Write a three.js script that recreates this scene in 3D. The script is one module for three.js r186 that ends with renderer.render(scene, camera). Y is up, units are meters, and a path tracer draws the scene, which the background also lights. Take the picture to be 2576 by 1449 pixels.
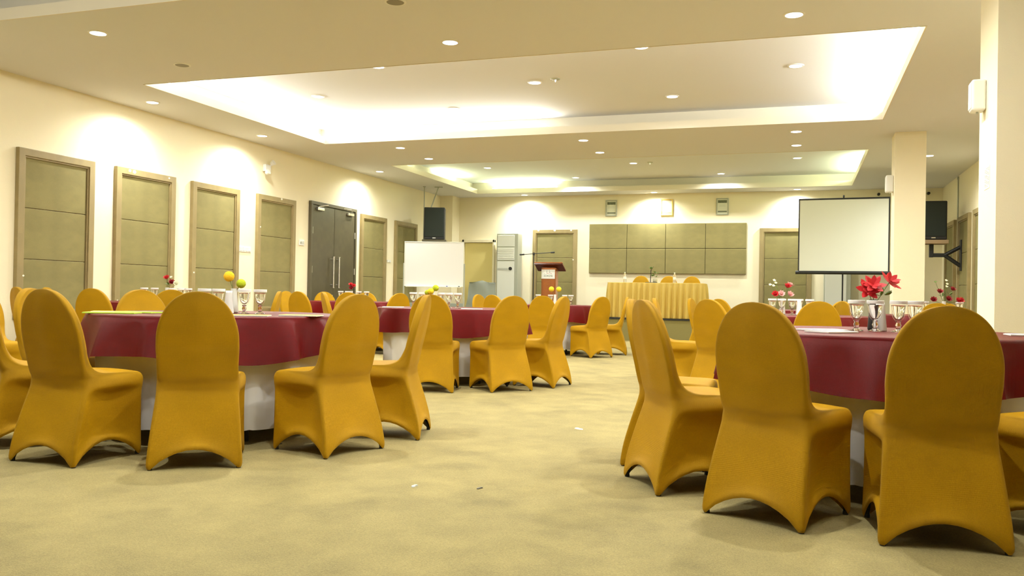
import * as THREE from 'three';
import { RoundedBoxGeometry } from 'three/addons/geometries/RoundedBoxGeometry.js';
import { mergeGeometries, mergeVertices } from 'three/addons/utils/BufferGeometryUtils.js';
import { RectAreaLightUniformsLib } from 'three/addons/lights/RectAreaLightUniformsLib.js';

// ---------------------------------------------------------------- camera, exposure
const scene = new THREE.Scene();
const camera = new THREE.PerspectiveCamera(37.09, 2576 / 1449, 0.05, 60);
camera.rotation.order = 'YXZ';
camera.position.set(0, 0.92, 0);
camera.rotation.set(0.00705, 0.3231, 0.0176);
const renderer = new THREE.WebGLRenderer({ antialias: true });
renderer.toneMapping = THREE.LinearToneMapping;
renderer.toneMappingExposure = 1.11;
renderer.shadowMap.enabled = true;
RectAreaLightUniformsLib.init();
scene.background = new THREE.Color(0x000000);
const LAMP = new THREE.Color().setRGB(0.985, 1.0, 0.95);      // warm compact downlights
const TUBE = new THREE.Color().setRGB(0.985, 1.0, 0.94);      // cove tubes
const TUBE_GREEN = new THREE.Color().setRGB(0.86, 1.0, 0.62); // older greenish cove tubes
const SPOT_POWER = 15, TUBE_POWER = 320;

// ---------------------------------------------------------------- helpers
let seed = 7;
const rnd = () => { seed = (seed * 1664525 + 1013904223) >>> 0; return seed / 4294967296; };
const taken = {};
function numbered(name) { const n = taken[name] = (taken[name] ?? -1) + 1; return n ? name + '_' + String(n).padStart(3, '0') : name; }
function lit(o) { o.traverse((c) => { if (c.isMesh) { c.castShadow = true; c.receiveShadow = true; } }); return o; }
function thing(name, label, category, [x, y, z] = [0, 0, 0], turn = 0, group) {
  const o = new THREE.Group(); o.name = numbered(name); o.position.set(x, y, z); o.rotation.y = turn;
  o.userData = { label, category }; if (group) o.userData.group = group;
  scene.add(o); return o;
}
function part(name, geo, mat, parent, label) {
  const m = new THREE.Mesh(Array.isArray(geo) ? merge(geo) : geo, mat); m.name = name; m.castShadow = m.receiveShadow = true;
  if (label) m.userData.label = label; parent.add(m); return m;
}
function single(name, geo, mat, label, category, [x, y, z] = [0, 0, 0], turn = 0, group) {
  const m = new THREE.Mesh(Array.isArray(geo) ? merge(geo) : geo, mat); m.name = numbered(name); m.castShadow = m.receiveShadow = true;
  m.position.set(x, y, z); m.rotation.y = turn; m.userData = { label, category }; if (group) m.userData.group = group; scene.add(m); return m;
}
function struct(name, geo, mat, label, parent = scene) {
  const m = new THREE.Mesh(Array.isArray(geo) ? merge(geo) : geo, mat); m.name = name; m.castShadow = m.receiveShadow = true;
  if (parent === scene) m.userData = { kind: 'structure', label, category: name.split('_')[0] }; parent.add(m); return m;
}
function copy(o, label, group) {
  const c = o.clone(); c.name = numbered(o.userData.base || o.name.replace(/_\d{3}$/, '')); c.userData = { ...o.userData };
  if (label) c.userData.label = label; if (group) c.userData.group = group; scene.add(c); return c;
}
function merge(list) { return mergeGeometries(list.map((g) => { const h = g.index ? g.toNonIndexed() : g; for (const k of Object.keys(h.attributes)) if (!['position', 'normal', 'uv'].includes(k)) h.deleteAttribute(k); return h; })); }
// box between two corners with uv in metres
function slab(x0, x1, y0, y1, z0, z1) {
  const w = x1 - x0, h = y1 - y0, d = z1 - z0, g = new THREE.BoxGeometry(w, h, d).translate((x0 + x1) / 2, (y0 + y1) / 2, (z0 + z1) / 2);
  const p = g.attributes.position, n = g.attributes.normal, uv = g.attributes.uv;
  for (let i = 0; i < p.count; i++) {
    const X = p.getX(i), Y = p.getY(i), Z = p.getZ(i);
    if (Math.abs(n.getX(i)) > 0.5) uv.setXY(i, Z, Y); else if (Math.abs(n.getY(i)) > 0.5) uv.setXY(i, X, Z); else uv.setXY(i, X, Y);
  }
  return g;
}
const rbox = (w, h, d, r = 0.01, x = 0, y = 0, z = 0, s = 2) => new RoundedBoxGeometry(w, h, d, s, r).translate(x, y, z);
const cyl = (r0, r1, h, x = 0, y = 0, z = 0, n = 24, open = false) => new THREE.CylinderGeometry(r0, r1, h, n, 1, open).translate(x, y, z);
function bar(a, b, r, n = 10) {
  const A = new THREE.Vector3(...a), B = new THREE.Vector3(...b), d = B.clone().sub(A), g = new THREE.CylinderGeometry(r, r, d.length(), n);
  g.applyQuaternion(new THREE.Quaternion().setFromUnitVectors(new THREE.Vector3(0, 1, 0), d.clone().normalize()));
  return g.translate((A.x + B.x) / 2, (A.y + B.y) / 2, (A.z + B.z) / 2);
}
const lathe = (pts, n = 32) => new THREE.LatheGeometry(pts.map(([r, y]) => new THREE.Vector2(r, y)), n);

function frameGeo(w, h, b, depth, bevel = 0.006) {   // picture-frame ring, centred, front at z = depth
  const o = new THREE.Shape([[-w / 2, -h / 2], [w / 2, -h / 2], [w / 2, h / 2], [-w / 2, h / 2]].map((p) => new THREE.Vector2(p[0] - Math.sign(p[0]) * bevel, p[1] - Math.sign(p[1]) * bevel)));
  o.holes.push(new THREE.Path([[-1, -1], [-1, 1], [1, 1], [1, -1]].map(([i, j]) => new THREE.Vector2(i * (w / 2 - b + bevel), j * (h / 2 - b + bevel)))));
  return new THREE.ExtrudeGeometry(o, { depth: depth - 2 * bevel, bevelEnabled: true, bevelThickness: bevel, bevelSize: bevel, bevelSegments: 2 }).translate(0, 0, bevel);
}
// value noise, tiling with period P
function hash(x, y, s) { let h = (x * 374761393 + y * 668265263 + s * 974711) | 0; h = Math.imul(h ^ (h >>> 13), 1274126177); return ((h ^ (h >>> 16)) >>> 0) / 4294967296; }
function vnoise(x, y, P, s) {
  const xi = Math.floor(x), yi = Math.floor(y), fx = x - xi, fy = y - yi, u = fx * fx * (3 - 2 * fx), v = fy * fy * (3 - 2 * fy), m = (k) => ((k % P) + P) % P;
  const a = hash(m(xi), m(yi), s), b = hash(m(xi + 1), m(yi), s), c = hash(m(xi), m(yi + 1), s), d = hash(m(xi + 1), m(yi + 1), s);
  return a + (b - a) * u + (c - a) * v + (a - b - c + d) * u * v;
}
function fbm(u, v, P, oct, s) { let t = 0, a = 0.5, n = 0; for (let o = 0; o < oct; o++) { t += a * vnoise(u * P, v * P, P, s + o); n += a; a *= 0.5; P *= 2; } return t / n; }
function tex(N, fn, { srgb = false, repeat = [1, 1] } = {}) {
  const d = new Uint8Array(N * N * 4);
  for (let j = 0; j < N; j++) for (let i = 0; i < N; i++) { const c = fn(i / N, j / N, i, j); const k = (j * N + i) * 4; d[k] = c[0]; d[k + 1] = c[1]; d[k + 2] = c[2]; d[k + 3] = 255; }
  const t = new THREE.DataTexture(d, N, N); t.wrapS = t.wrapT = THREE.RepeatWrapping; t.magFilter = THREE.LinearFilter; t.minFilter = THREE.LinearMipmapLinearFilter; t.generateMipmaps = true;
  if (srgb) t.colorSpace = THREE.SRGBColorSpace; t.repeat.set(...repeat); t.needsUpdate = true; return t;
}
const grey = (v) => { const c = Math.max(0, Math.min(255, v * 255)); return [c, c, c]; };
const mul = (rgb, k) => rgb.map((c) => Math.max(0, Math.min(255, c * k)));

// ---------------------------------------------------------------- materials
const carpetMap = tex(1024, (u, v, i, j) => {
  const big = fbm(u, v, 4, 4, 11), mid = fbm(u, v, 24, 3, 23), fine = hash(i, j, 5), streak = fbm(u * 1, v * 1, 8, 3, 41);
  const stain = Math.max(0, fbm(u, v, 9, 5, 77) - 0.6) * 0.9;
  const k = 0.86 + 0.12 * big + 0.14 * (mid - 0.5) + 0.16 * (fine - 0.5) + 0.10 * (streak - 0.5) - 0.5 * stain;
  return mul([162, 147, 95], k);
}, { srgb: true, repeat: [1 / 3.2, 1 / 3.2] });
const carpetBump = tex(512, (u, v, i, j) => grey(0.6 * hash(i, j, 3) + 0.4 * vnoise(u * 128, v * 128, 128, 9)), { repeat: [1 / 0.8, 1 / 0.8] });
const weaveBump = tex(256, (u, v) => grey(0.5 + 0.25 * Math.sin(u * 2 * Math.PI * 48) + 0.25 * Math.sin(v * 2 * Math.PI * 48)), { repeat: [8, 8] });
const goldMap = tex(512, (u, v, i, j) => mul([180, 135, 5], 0.93 + 0.10 * fbm(u, v, 6, 4, 3) + 0.08 * (hash(i, j, 8) - 0.5)), { srgb: true, repeat: [2, 2] });
const redMap = tex(256, (u, v, i, j) => mul([100, 0, 4], 0.93 + 0.08 * fbm(u, v, 6, 3, 31) + 0.08 * (hash(i, j, 12) - 0.5)), { srgb: true, repeat: [3, 3] });
const plasterBump = tex(512, (u, v, i, j) => grey(0.5 * fbm(u, v, 16, 4, 61) + 0.5 * hash(i >> 1, j >> 1, 4)), { repeat: [0.6, 0.6] });
const wallMap = tex(512, (u, v) => mul([247, 237, 205], 0.965 + 0.05 * fbm(u, v, 5, 4, 91)), { srgb: true, repeat: [0.25, 0.25] });
const panelMap = tex(512, (u, v, i, j) => mul([140, 130, 80], 0.90 + 0.12 * fbm(u, v, 5, 4, 55) + 0.10 * (hash(i, j, 6) - 0.5)), { srgb: true, repeat: [1.2, 1.2] });
const frameMap = tex(512, (u, v, i, j) => mul([158, 140, 94], 0.9 + 0.10 * fbm(u, v * 0.25, 16, 3, 71) + 0.06 * (hash(i, j, 9) - 0.5)), { srgb: true, repeat: [1, 1] });
const woodMap = tex(512, (u, v) => { const r = fbm(u, v, 4, 3, 15); const g = 0.5 + 0.5 * Math.sin((v * 22 + r * 5) * 6.283); return mul([176, 98, 34], 0.82 + 0.2 * g * fbm(u, v, 32, 2, 18) + 0.1 * r); }, { srgb: true, repeat: [1.5, 1.5] });
const doorMap = tex(512, (u, v, i, j) => mul([84, 77, 53], 0.88 + 0.16 * fbm(u * 0.3, v, 24, 3, 45) + 0.05 * (hash(i, j, 2) - 0.5)), { srgb: true, repeat: [1, 1] });

const std = (o) => new THREE.MeshStandardMaterial(o), phys = (o) => new THREE.MeshPhysicalMaterial(o);
const rgb = (r, g, b) => new THREE.Color().setRGB(r, g, b);
const M = {
  carpet: std({ map: carpetMap, bumpMap: carpetBump, bumpScale: 0.0025, roughness: 0.97 }),
  wall: std({ map: wallMap, bumpMap: plasterBump, bumpScale: 0.0006, roughness: 0.75 }),
  ceil: std({ color: rgb(0.735, 0.73, 0.73), bumpMap: plasterBump, bumpScale: 0.0004, roughness: 0.85 }),
  gold: phys({ map: goldMap, bumpMap: weaveBump, bumpScale: 0.0008, roughness: 0.62, sheen: 0.2, sheenRoughness: 0.35, sheenColor: rgb(1.0, 0.82, 0.4), specularIntensity: 0.35 }),
  red: phys({ map: redMap, bumpMap: weaveBump, bumpScale: 0.0005, roughness: 0.4, specularIntensity: 0.35 }),
  whiteCloth: phys({ color: rgb(0.80, 0.77, 0.72), bumpMap: weaveBump, bumpScale: 0.0005, roughness: 0.8 }),
  panel: std({ map: panelMap, bumpMap: plasterBump, bumpScale: 0.0003, roughness: 0.85 }),
  frame: std({ map: frameMap, roughness: 0.5 }),
  chip: std({ color: rgb(0.85, 0.80, 0.68), roughness: 0.8 }),
  door: std({ map: doorMap, roughness: 0.4 }),
  doorEdge: std({ color: rgb(0.10, 0.085, 0.045), roughness: 0.5 }),
  steel: std({ color: rgb(0.72, 0.70, 0.64), metalness: 1, roughness: 0.28 }),
  black: std({ color: rgb(0.012, 0.012, 0.012), roughness: 0.5 }),
  grille: std({ color: rgb(0.01, 0.016, 0.01), roughness: 0.75 }),
  white: std({ color: rgb(0.82, 0.81, 0.76), roughness: 0.45 }),
  whiteboard: std({ color: rgb(0.84, 0.83, 0.80), roughness: 0.25 }),
  screen: std({ color: rgb(0.86, 0.90, 0.82), roughness: 0.85 }),
  greyPlastic: std({ color: rgb(0.42, 0.43, 0.34), roughness: 0.5 }),
  acWhite: std({ color: rgb(0.80, 0.81, 0.73), roughness: 0.4 }),
  tarp: std({ color: rgb(0.27, 0.30, 0.26), roughness: 0.7 }),
  wood: phys({ map: woodMap, roughness: 0.35, clearcoat: 0.4, clearcoatRoughness: 0.2 }),
  redwood: phys({ color: rgb(0.16, 0.035, 0.014), roughness: 0.35, clearcoat: 0.4, clearcoatRoughness: 0.2 }),
  yellowDoor: std({ color: rgb(0.78, 0.66, 0.26), roughness: 0.6 }),
  skirt: phys({ color: rgb(0.62, 0.43, 0.09), roughness: 0.45, sheen: 0.3, sheenRoughness: 0.4, sheenColor: rgb(1, 0.9, 0.5) }),
  stageSide: std({ color: rgb(0.27, 0.23, 0.08), roughness: 0.95, bumpMap: carpetBump, bumpScale: 0.003 }),
  tray: std({ color: rgb(0.78, 0.72, 0.58), roughness: 0.85 }),
  glass: phys({ color: 0xffffff, transmission: 1, thickness: 0.01, roughness: 0.03, ior: 1.45 }),
  bowl: phys({ color: 0xffffff, transmission: 1, thickness: 0, roughness: 0.05, ior: 1.5, side: THREE.DoubleSide }),
  water: phys({ color: 0xffffff, transmission: 1, thickness: 0.05, roughness: 0.0, ior: 1.33 }),
  cap: std({ color: rgb(0.85, 0.84, 0.80), roughness: 0.8, side: THREE.DoubleSide }),
  paper: std({ color: rgb(0.84, 0.83, 0.78), roughness: 0.8 }),
  greenPaper: std({ color: rgb(0.50, 0.72, 0.06), roughness: 0.6 }),
  yellowPaper: std({ color: rgb(0.80, 0.70, 0.10), roughness: 0.6 }),
  lens: std({ color: 0xffffff, emissive: rgb(1, 0.97, 0.9), emissiveIntensity: 6 }),
  tubeGlow: std({ color: 0xffffff, emissive: rgb(1, 0.97, 0.82), emissiveIntensity: 5 }),
  deadLens: std({ color: rgb(0.25, 0.23, 0.17), roughness: 0.5 }),
  leaf: phys({ color: rgb(0.10, 0.17, 0.02), roughness: 0.6 }),
  stem: std({ color: rgb(0.16, 0.22, 0.04), roughness: 0.7 }),
  petalRed: phys({ color: rgb(0.55, 0.008, 0.012), roughness: 0.6, sheen: 0.3, sheenColor: rgb(1, 0.3, 0.3) }),
  petalDark: phys({ color: rgb(0.28, 0.008, 0.012), roughness: 0.6 }),
  petalPink: phys({ color: rgb(0.80, 0.42, 0.40), roughness: 0.6 }),
  petalWhite: phys({ color: rgb(0.82, 0.80, 0.58), roughness: 0.6 }),
  orangeBall: std({ color: rgb(0.85, 0.48, 0.01), roughness: 0.9 }),
  yellowBall: std({ color: rgb(0.82, 0.66, 0.02), roughness: 0.9 }),
  greenBall: std({ color: rgb(0.42, 0.50, 0.01), roughness: 0.9 }),
  blue: std({ color: rgb(0.05, 0.07, 0.35), roughness: 0.4 }),
  tableWood: std({ color: rgb(0.35, 0.24, 0.13), roughness: 0.6 }),
  paleGrey: std({ color: rgb(0.55, 0.57, 0.5), roughness: 0.6 }),
};

// ---------------------------------------------------------------- room shell
const H = 3.266, LIP = 0.10, UP = 0.27, XL = -8.29, XR = 2.78, ZB = -19.6, ZF = 7.0;
struct('floor', slab(XL - 0.2, XR + 0.2, -0.15, 0, ZB - 0.2, ZF + 0.2), M.carpet, 'beige carpet covering the whole hall floor');
struct('wall_left', slab(XL - 0.2, XL, 0, H + LIP, ZB - 0.2, ZF + 0.2), M.wall, 'cream painted wall with the dark double door and tan panels');
struct('wall_right', slab(XR, XR + 0.2, 0, H + LIP, ZB - 0.2, ZF + 0.2), M.wall, 'cream painted wall beyond the square columns');
struct('wall_back', slab(XL, XR, 0, H + LIP, ZB - 0.2, ZB), M.wall, 'cream painted wall behind the stage with the fabric board');
struct('wall_front', slab(XL, XR, 0, H + LIP, ZF, ZF + 0.2), M.wall, 'cream painted wall opposite the stage');
const trays = [[-7.22, 1.0, -5.75, -1.75], [-7.22, 1.0, -12.03, -8.02], [-7.22, 1.0, -18.85, -14.36]];
const ceiling = new THREE.Group(); ceiling.name = 'ceiling'; ceiling.userData = { kind: 'structure', label: 'cream plaster ceiling with recessed light trays', category: 'ceiling' }; scene.add(ceiling);
{
  const s = new THREE.Shape([[XL - 0.2, -(ZF + 0.2)], [XR + 0.2, -(ZF + 0.2)], [XR + 0.2, -(ZB - 0.2)], [XL - 0.2, -(ZB - 0.2)]].map((p) => new THREE.Vector2(...p)));
  for (const [x0, x1, z0, z1] of trays) s.holes.push(new THREE.Path([[x0, -z1], [x0, -z0], [x1, -z0], [x1, -z1]].map((p) => new THREE.Vector2(...p))));
  struct('soffit', new THREE.ExtrudeGeometry(s, { depth: LIP, bevelEnabled: false }).rotateX(-Math.PI / 2).translate(0, H, 0), M.ceil, '', ceiling);
  for (const [x0, x1, z0, z1] of trays) {
    const e = 0.20, y0 = H + LIP, y1 = H + UP;
    struct('tray_panel', slab(x0 - e - 0.05, x1 + e + 0.05, y1, y1 + 0.06, z0 - e - 0.05, z1 + e + 0.05), M.ceil, '', ceiling);
    struct('cove_wall', [slab(x0 - e - 0.05, x0 - e, y0, y1, z0 - e - 0.05, z1 + e + 0.05), slab(x1 + e, x1 + e + 0.05, y0, y1, z0 - e - 0.05, z1 + e + 0.05), slab(x0 - e, x1 + e, y0, y1, z0 - e - 0.05, z0 - e), slab(x0 - e, x1 + e, y0, y1, z1 + e, z1 + e + 0.05)], M.tray, '', ceiling);
    struct('tray_lip', [slab(x0, x0 + 0.012, H - 0.004, H + LIP, z0, z1), slab(x1 - 0.012, x1, H - 0.004, H + LIP, z0, z1), slab(x0 + 0.012, x1 - 0.012, H - 0.004, H + LIP, z0, z0 + 0.012), slab(x0 + 0.012, x1 - 0.012, H - 0.004, H + LIP, z1 - 0.012, z1)], M.tray, '', ceiling);
  }
}
struct('column', slab(1.19, 1.75, 0, H, -6.79, -6.22), M.wall, 'cream square column with a printed notice and a white speaker box');
struct('column_001', slab(1.235, 1.63, 0, H, -13.45, -13.0), M.wall, 'cream square column beside the projection screen');
struct('pilaster', slab(XL, -7.96, 0, H, ZB, -19.15), M.wall, 'cream pilaster in the corner behind the whiteboard');
// stage
{
  const g = new THREE.Group(); g.name = 'stage'; g.userData = { kind: 'structure', label: 'low olive carpeted stage with black edge trim', category: 'stage' }; scene.add(g);
  struct('platform', slab(XL, XR, 0, 0.455, ZB, -17.62), M.stageSide, '', g);
  struct('edge_trim', slab(XL, XR, 0.44, 0.47, ZB, -17.60), M.black, '', g);
}
const STAGE = 0.47;

// ---------------------------------------------------------------- lights of the ceiling
function downlight(x, z, up, on = true, label = 'round recessed downlight glowing in the lower ceiling') {
  const y = H + (up ? UP : 0);
  const t = thing('downlight', label, 'downlight', [x, y, z], 0, on ? (up ? 'downlights inside the recessed trays' : 'downlights in the lower ceiling') : 'unlit downlights');
  part('trim_ring', lathe([[0.070, -0.001], [0.071, -0.008], [0.086, -0.006], [0.090, 0]], 28), M.white, t);
  part('lens', cyl(0.070, 0.070, 0.004, 0, -0.006, 0, 28), on ? M.lens : M.deadLens, t);
  if (on) {
    const L = new THREE.SpotLight(LAMP, z > -14 && z < -8 && x > -7 ? SPOT_POWER * 0.68 : SPOT_POWER, 0, 1.42, 1.0, 2); L.position.set(0, -0.03, 0); L.target.position.set(0, -1, 0); L.castShadow = true; L.shadow.radius = 2.5; L.name = 'lamp';
    t.add(L); t.add(L.target);
  }
}
const GX = [-6.18, -3.13, -0.075];
for (const x of GX) for (const z of [-12.62, -13.75]) downlight(x, z, false);
for (const x of GX) downlight(x, -19.27, false, true, 'round recessed downlight washing the wall behind the stage');
downlight(-6.18, -6.28, false); downlight(GX[1], -7.4, false); downlight(GX[2], -7.42, false);
downlight(-0.075, -6.28, false);
downlight(-6.18, -7.42, false, false, 'dark unlit round downlight beside the lit tray corner');
downlight(-3.13, -6.25, false, false, 'large dark unlit downlight in front of the bright tray');
for (const z of [-8.82, -11.16, -15.02]) downlight(-7.79, z, false, true, 'round recessed downlight close to the panelled wall');
for (const z of [-15.19, -11.3, -7.4]) downlight(1.94, z, false, true, 'round recessed downlight in the aisle behind the columns');
for (const x of [-4.68, -1.61]) for (const z of [-8.93, -11.25]) downlight(x, z, true, true, 'round downlight in the panel of the brightly lit tray');
for (const x of GX) downlight(x, -10.1, true, true, 'round downlight in the panel of the brightly lit tray');
for (const x of [-4.75, -1.6]) downlight(x, -18.5, true, true, 'round downlight in the panel of the greenish tray');
for (const x of GX) downlight(x, -16.72, true, true, 'round downlight in the panel of the greenish tray');
for (const x of GX) downlight(x, -4.6, true, true, 'round downlight in the tray above the near tables');
for (const x of [-4.65, -1.6]) downlight(x, -2.9, true, true, 'round downlight in the tray above the near tables');
function tube(side, tray, a, b, color, label, power = TUBE_POWER) {
  const [x0, x1, z0, z1] = trays[tray], o = tray === 2 ? 0.15 : 0.045, y = H + LIP + 0.022, len = Math.abs(b - a), m = (a + b) / 2, along = side === 'l' || side === 'r';
  const p = { l: [x0 - o, y, m], r: [x1 + o, y, m], b: [m, y, z0 - o], f: [m, y, z1 + o] }[side];
  const t = thing('cove_tube', label, 'tube light', p, along ? Math.PI / 2 : 0, 'tube lights hidden in the ceiling coves');
  part('holder', rbox(len, 0.02, 0.03, 0.004, 0, -0.01, 0), M.white, t);
  part('tube', cyl(0.008, 0.008, len - 0.02, 0, 0, 0, 10).rotateZ(Math.PI / 2).translate(0, 0.008, 0), M.tubeGlow, t);
  // the group's local +z or -z points into the tray; the lamp faces up and inwards
  const inward = { l: 1, r: -1, b: 1, f: -1 }[side], tilt = 0.75;
  const L = new THREE.RectAreaLight(color, power, len - 0.02, 0.03); L.position.set(0, 0.014, inward * 0.014); L.rotation.x = Math.PI / 2 + inward * tilt; L.name = 'lamp'; t.add(L);
}
tube('l', 1, -8.05, -11.95, TUBE, 'white tube light in the cove along the panelled wall side');
tube('b', 1, -7.15, -3.55, TUBE, 'white tube light in the far cove of the bright tray');
tube('r', 1, -8.05, -11.95, TUBE, 'white tube light in the cove on the column side');
tube('l', 2, -14.5, -15.6, TUBE_GREEN, 'greenish tube light in the rear tray cove', 200);
tube('l', 2, -16.7, -17.9, TUBE_GREEN, 'greenish tube light in the rear tray cove', 200);
tube('b', 2, -6.9, -5.3, TUBE_GREEN, 'greenish tube light in the rear tray cove', 260);
tube('r', 2, -16.4, -18.6, TUBE_GREEN, 'greenish tube light in the rear tray cove', 200);
tube('f', 2, -0.2, 0.9, TUBE_GREEN, 'greenish tube light in the rear tray cove', 120);
tube('r', 0, -5.6, -1.9, TUBE, 'white tube light in the cove above the near tables');
tube('f', 1, -7.1, 0.9, TUBE, 'white tube light in the near cove of the bright tray', 45);
tube('f', 0, -7.1, 0.9, TUBE, 'white tube light in the cove above the near tables', 150);
tube('b', 0, -4.2, 0.9, TUBE, 'white tube light in the cove above the near tables', 30);
for (const [x, z, l] of [[-2.84, -10.0, 'small round sprinkler plate in the bright tray'], [-2.8, -16.7, 'small round sprinkler plate in the greenish tray']]) {
  const t = thing('sprinkler', l, 'sprinkler', [x, H + UP, z]);
  part('plate', lathe([[0, -0.012], [0.05, -0.01], [0.06, 0]], 20), M.greyPlastic, t); part('head', cyl(0.012, 0.008, 0.03, 0, -0.025, 0, 10), M.steel, t);
}

// ---------------------------------------------------------------- wall panels, doors, board
function wallPanel(pos, turn, label, chips) {
  const W = 1.09, y0 = 0.545, y1 = 2.46, f = 0.085, t = thing('wall_panel', label, 'wall panel', pos, turn, 'tan three-part wall panels');
  const yc = (y0 + y1) / 2, fr = [frameGeo(W, y1 - y0, f, 0.055).translate(0, yc, 0), frameGeo(W - 2 * f + 0.002, y1 - y0 - 2 * f + 0.002, 0.02, 0.04, 0.004).translate(0, yc, 0)];
  const frame = part('frame', fr, M.frame, t);
  const ys = [[y0 + f + 0.012, 1.215], [1.221, 1.792], [1.798, y1 - f - 0.012]];
  for (const [a, b] of ys) part('panel', rbox(W - 2 * f - 0.045, b - a, 0.022, 0.006, 0, (a + b) / 2, 0.013), M.panel, t);
  if (chips) for (const [x, y, s] of chips) part('paint_chip', new THREE.CircleGeometry(s, 5).scale(1.3, 1, 1).translate(x, y, 0.056), M.chip, frame, 'bare white chip in the tan paint');
}
const QL = Math.PI / 2;
const pz = [-7.83, -9.275, -10.72, -12.28];
wallPanel([XL, 0, pz[0]], QL, 'tall tan wall panel farthest from the dark double door', [[-0.46, 1.03, 0.012]]);
wallPanel([XL, 0, pz[1]], QL, 'tall tan wall panel with white paint chips along its top frame', [[-0.33, 2.43, 0.02], [-0.25, 2.425, 0.026], [0.4, 2.43, 0.014], [-0.5, 0.75, 0.012]]);
wallPanel([XL, 0, pz[2]], QL, 'tall tan wall panel beside the row of light switches', [[-0.5, 1.15, 0.014]]);
wallPanel([XL, 0, pz[3]], QL, 'tall tan wall panel next to the dark double door and thermostat', [[-0.48, 1.93, 0.013], [0.1, 2.44, 0.02]]);
wallPanel([XL, 0, -15.72], QL, 'tall tan wall panel between the double door and the whiteboard');
wallPanel([XL, 0, -17.24], QL, 'tall tan wall panel under the hanging loudspeaker');
wallPanel([-5.505, 0, ZB], 0, 'tall tan wall panel behind the wooden lectern', [[-0.4, 2.44, 0.02], [0, 2.44, 0.025], [0.4, 2.44, 0.02], [0.46, 1.75, 0.014]]);
wallPanel([-0.3, 0, ZB], 0, 'tall tan wall panel behind the projection screen');
for (const [z, l] of [[-18.44, 'tall tan wall panel behind the bracketed loudspeaker'], [-16.98, 'tall tan wall panel right of the black loudspeaker bracket'], [-15.5, 'tall tan wall panel partly hidden by the near column']]) wallPanel([XR, 0, z], -QL, l);
{
  // dark double door, local x runs towards -z of the room
  const d = new THREE.Group(); d.name = 'door_1'; d.userData = { kind: 'structure', label: 'dark olive brown double door with long steel pull handles', category: 'door' };
  d.position.set(XL, 0, -14.13); d.rotation.y = QL; scene.add(d);
  const W = 1.66, T = 2.52;
  part('door_frame', [rbox(W, 0.06, 0.06, 0.006, 0, T - 0.03, 0.03), rbox(0.06, T - 0.06, 0.06, 0.006, -W / 2 + 0.03, T / 2 - 0.03, 0.03), rbox(0.06, T - 0.06, 0.06, 0.006, W / 2 - 0.03, T / 2 - 0.03, 0.03)], M.doorEdge, d);
  for (const s of [-1, 1]) {
    const leaf = part('door_leaf', rbox(W / 2 - 0.068, T - 0.075, 0.042, 0.006, s * (W / 4 - 0.030), (T - 0.075) / 2 + 0.008, 0.022), M.door, d);
    const hx = s * 0.10;
    part('pull_handle', [bar([hx, 0.98, 0.10], [hx, 1.55, 0.10], 0.016, 14), bar([hx, 1.03, 0.04], [hx, 1.03, 0.10], 0.012), bar([hx, 1.50, 0.04], [hx, 1.50, 0.10], 0.012), cyl(0.024, 0.024, 0.012, hx, 0.98, 0.10), cyl(0.024, 0.024, 0.012, hx, 1.55, 0.10)], M.steel, leaf);
    part('door_closer', [rbox(0.22, 0.055, 0.05, 0.01, s * 0.55, T - 0.13, 0.07), bar([s * 0.62, T - 0.09, 0.07], [s * 0.42, T - 0.05, 0.16], 0.01), bar([s * 0.42, T - 0.05, 0.16], [s * 0.30, T - 0.035, 0.06], 0.008)], M.steel, leaf);
    for (const y of [0.3, 1.3, 2.0]) part('hinge', cyl(0.010, 0.010, 0.12, s * (W / 2 - 0.062), y, 0.05, 10), M.steel, leaf);
    if (s < 0) part('lock', [rbox(0.03, 0.09, 0.012, 0.004, -0.04, 0.80, 0.048), cyl(0.014, 0.014, 0.02, 0, 0, 0).rotateX(QL).translate(-0.04, 0.8, 0.055)], M.steel, leaf);
  }
}
{
  // pale yellow door on the back wall
  const d = new THREE.Group(); d.name = 'door_2'; d.userData = { kind: 'structure', label: 'pale yellow stained door behind the stage corner', category: 'door' }; d.position.set(-7.42, STAGE, ZB); scene.add(d);
  const W = 0.84, T = 1.76;
  part('door_frame', [rbox(W, 0.07, 0.09, 0.006, 0, T - 0.035, 0.045), rbox(0.05, T, 0.09, 0.006, -W / 2 + 0.025, T / 2, 0.045), rbox(0.05, T, 0.09, 0.006, W / 2 - 0.025, T / 2, 0.045)], M.wall, d);
  part('door_leaf', rbox(W - 0.11, T - 0.08, 0.03, 0.005, 0, (T - 0.08) / 2, 0.017), M.yellowDoor, d);
  part('door_handle', [bar([0.30, 0.72, 0.03], [0.30, 0.72, 0.08], 0.009), bar([0.30, 0.72, 0.08], [0.20, 0.72, 0.08], 0.009)], M.steel, d);
}
{
  // fabric board, 4 x 2 pieces
  const t = thing('fabric_board', 'olive tan fabric board of eight panels above the stage table', 'board', [-2.895, 2.012, ZB]);
  const w = 3.55 / 4, h = 1.145 / 2;
  for (let i = 0; i < 4; i++) for (let j = 0; j < 2; j++) part('panel', rbox(w - 0.008, h - 0.008, 0.05, 0.008, (i - 1.5) * w, (j - 0.5) * h, 0.028), M.panel, t);
  part('backing', new THREE.BoxGeometry(3.53, 1.13, 0.012).translate(0, 0, 0.007), M.doorEdge, t);
}
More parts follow.
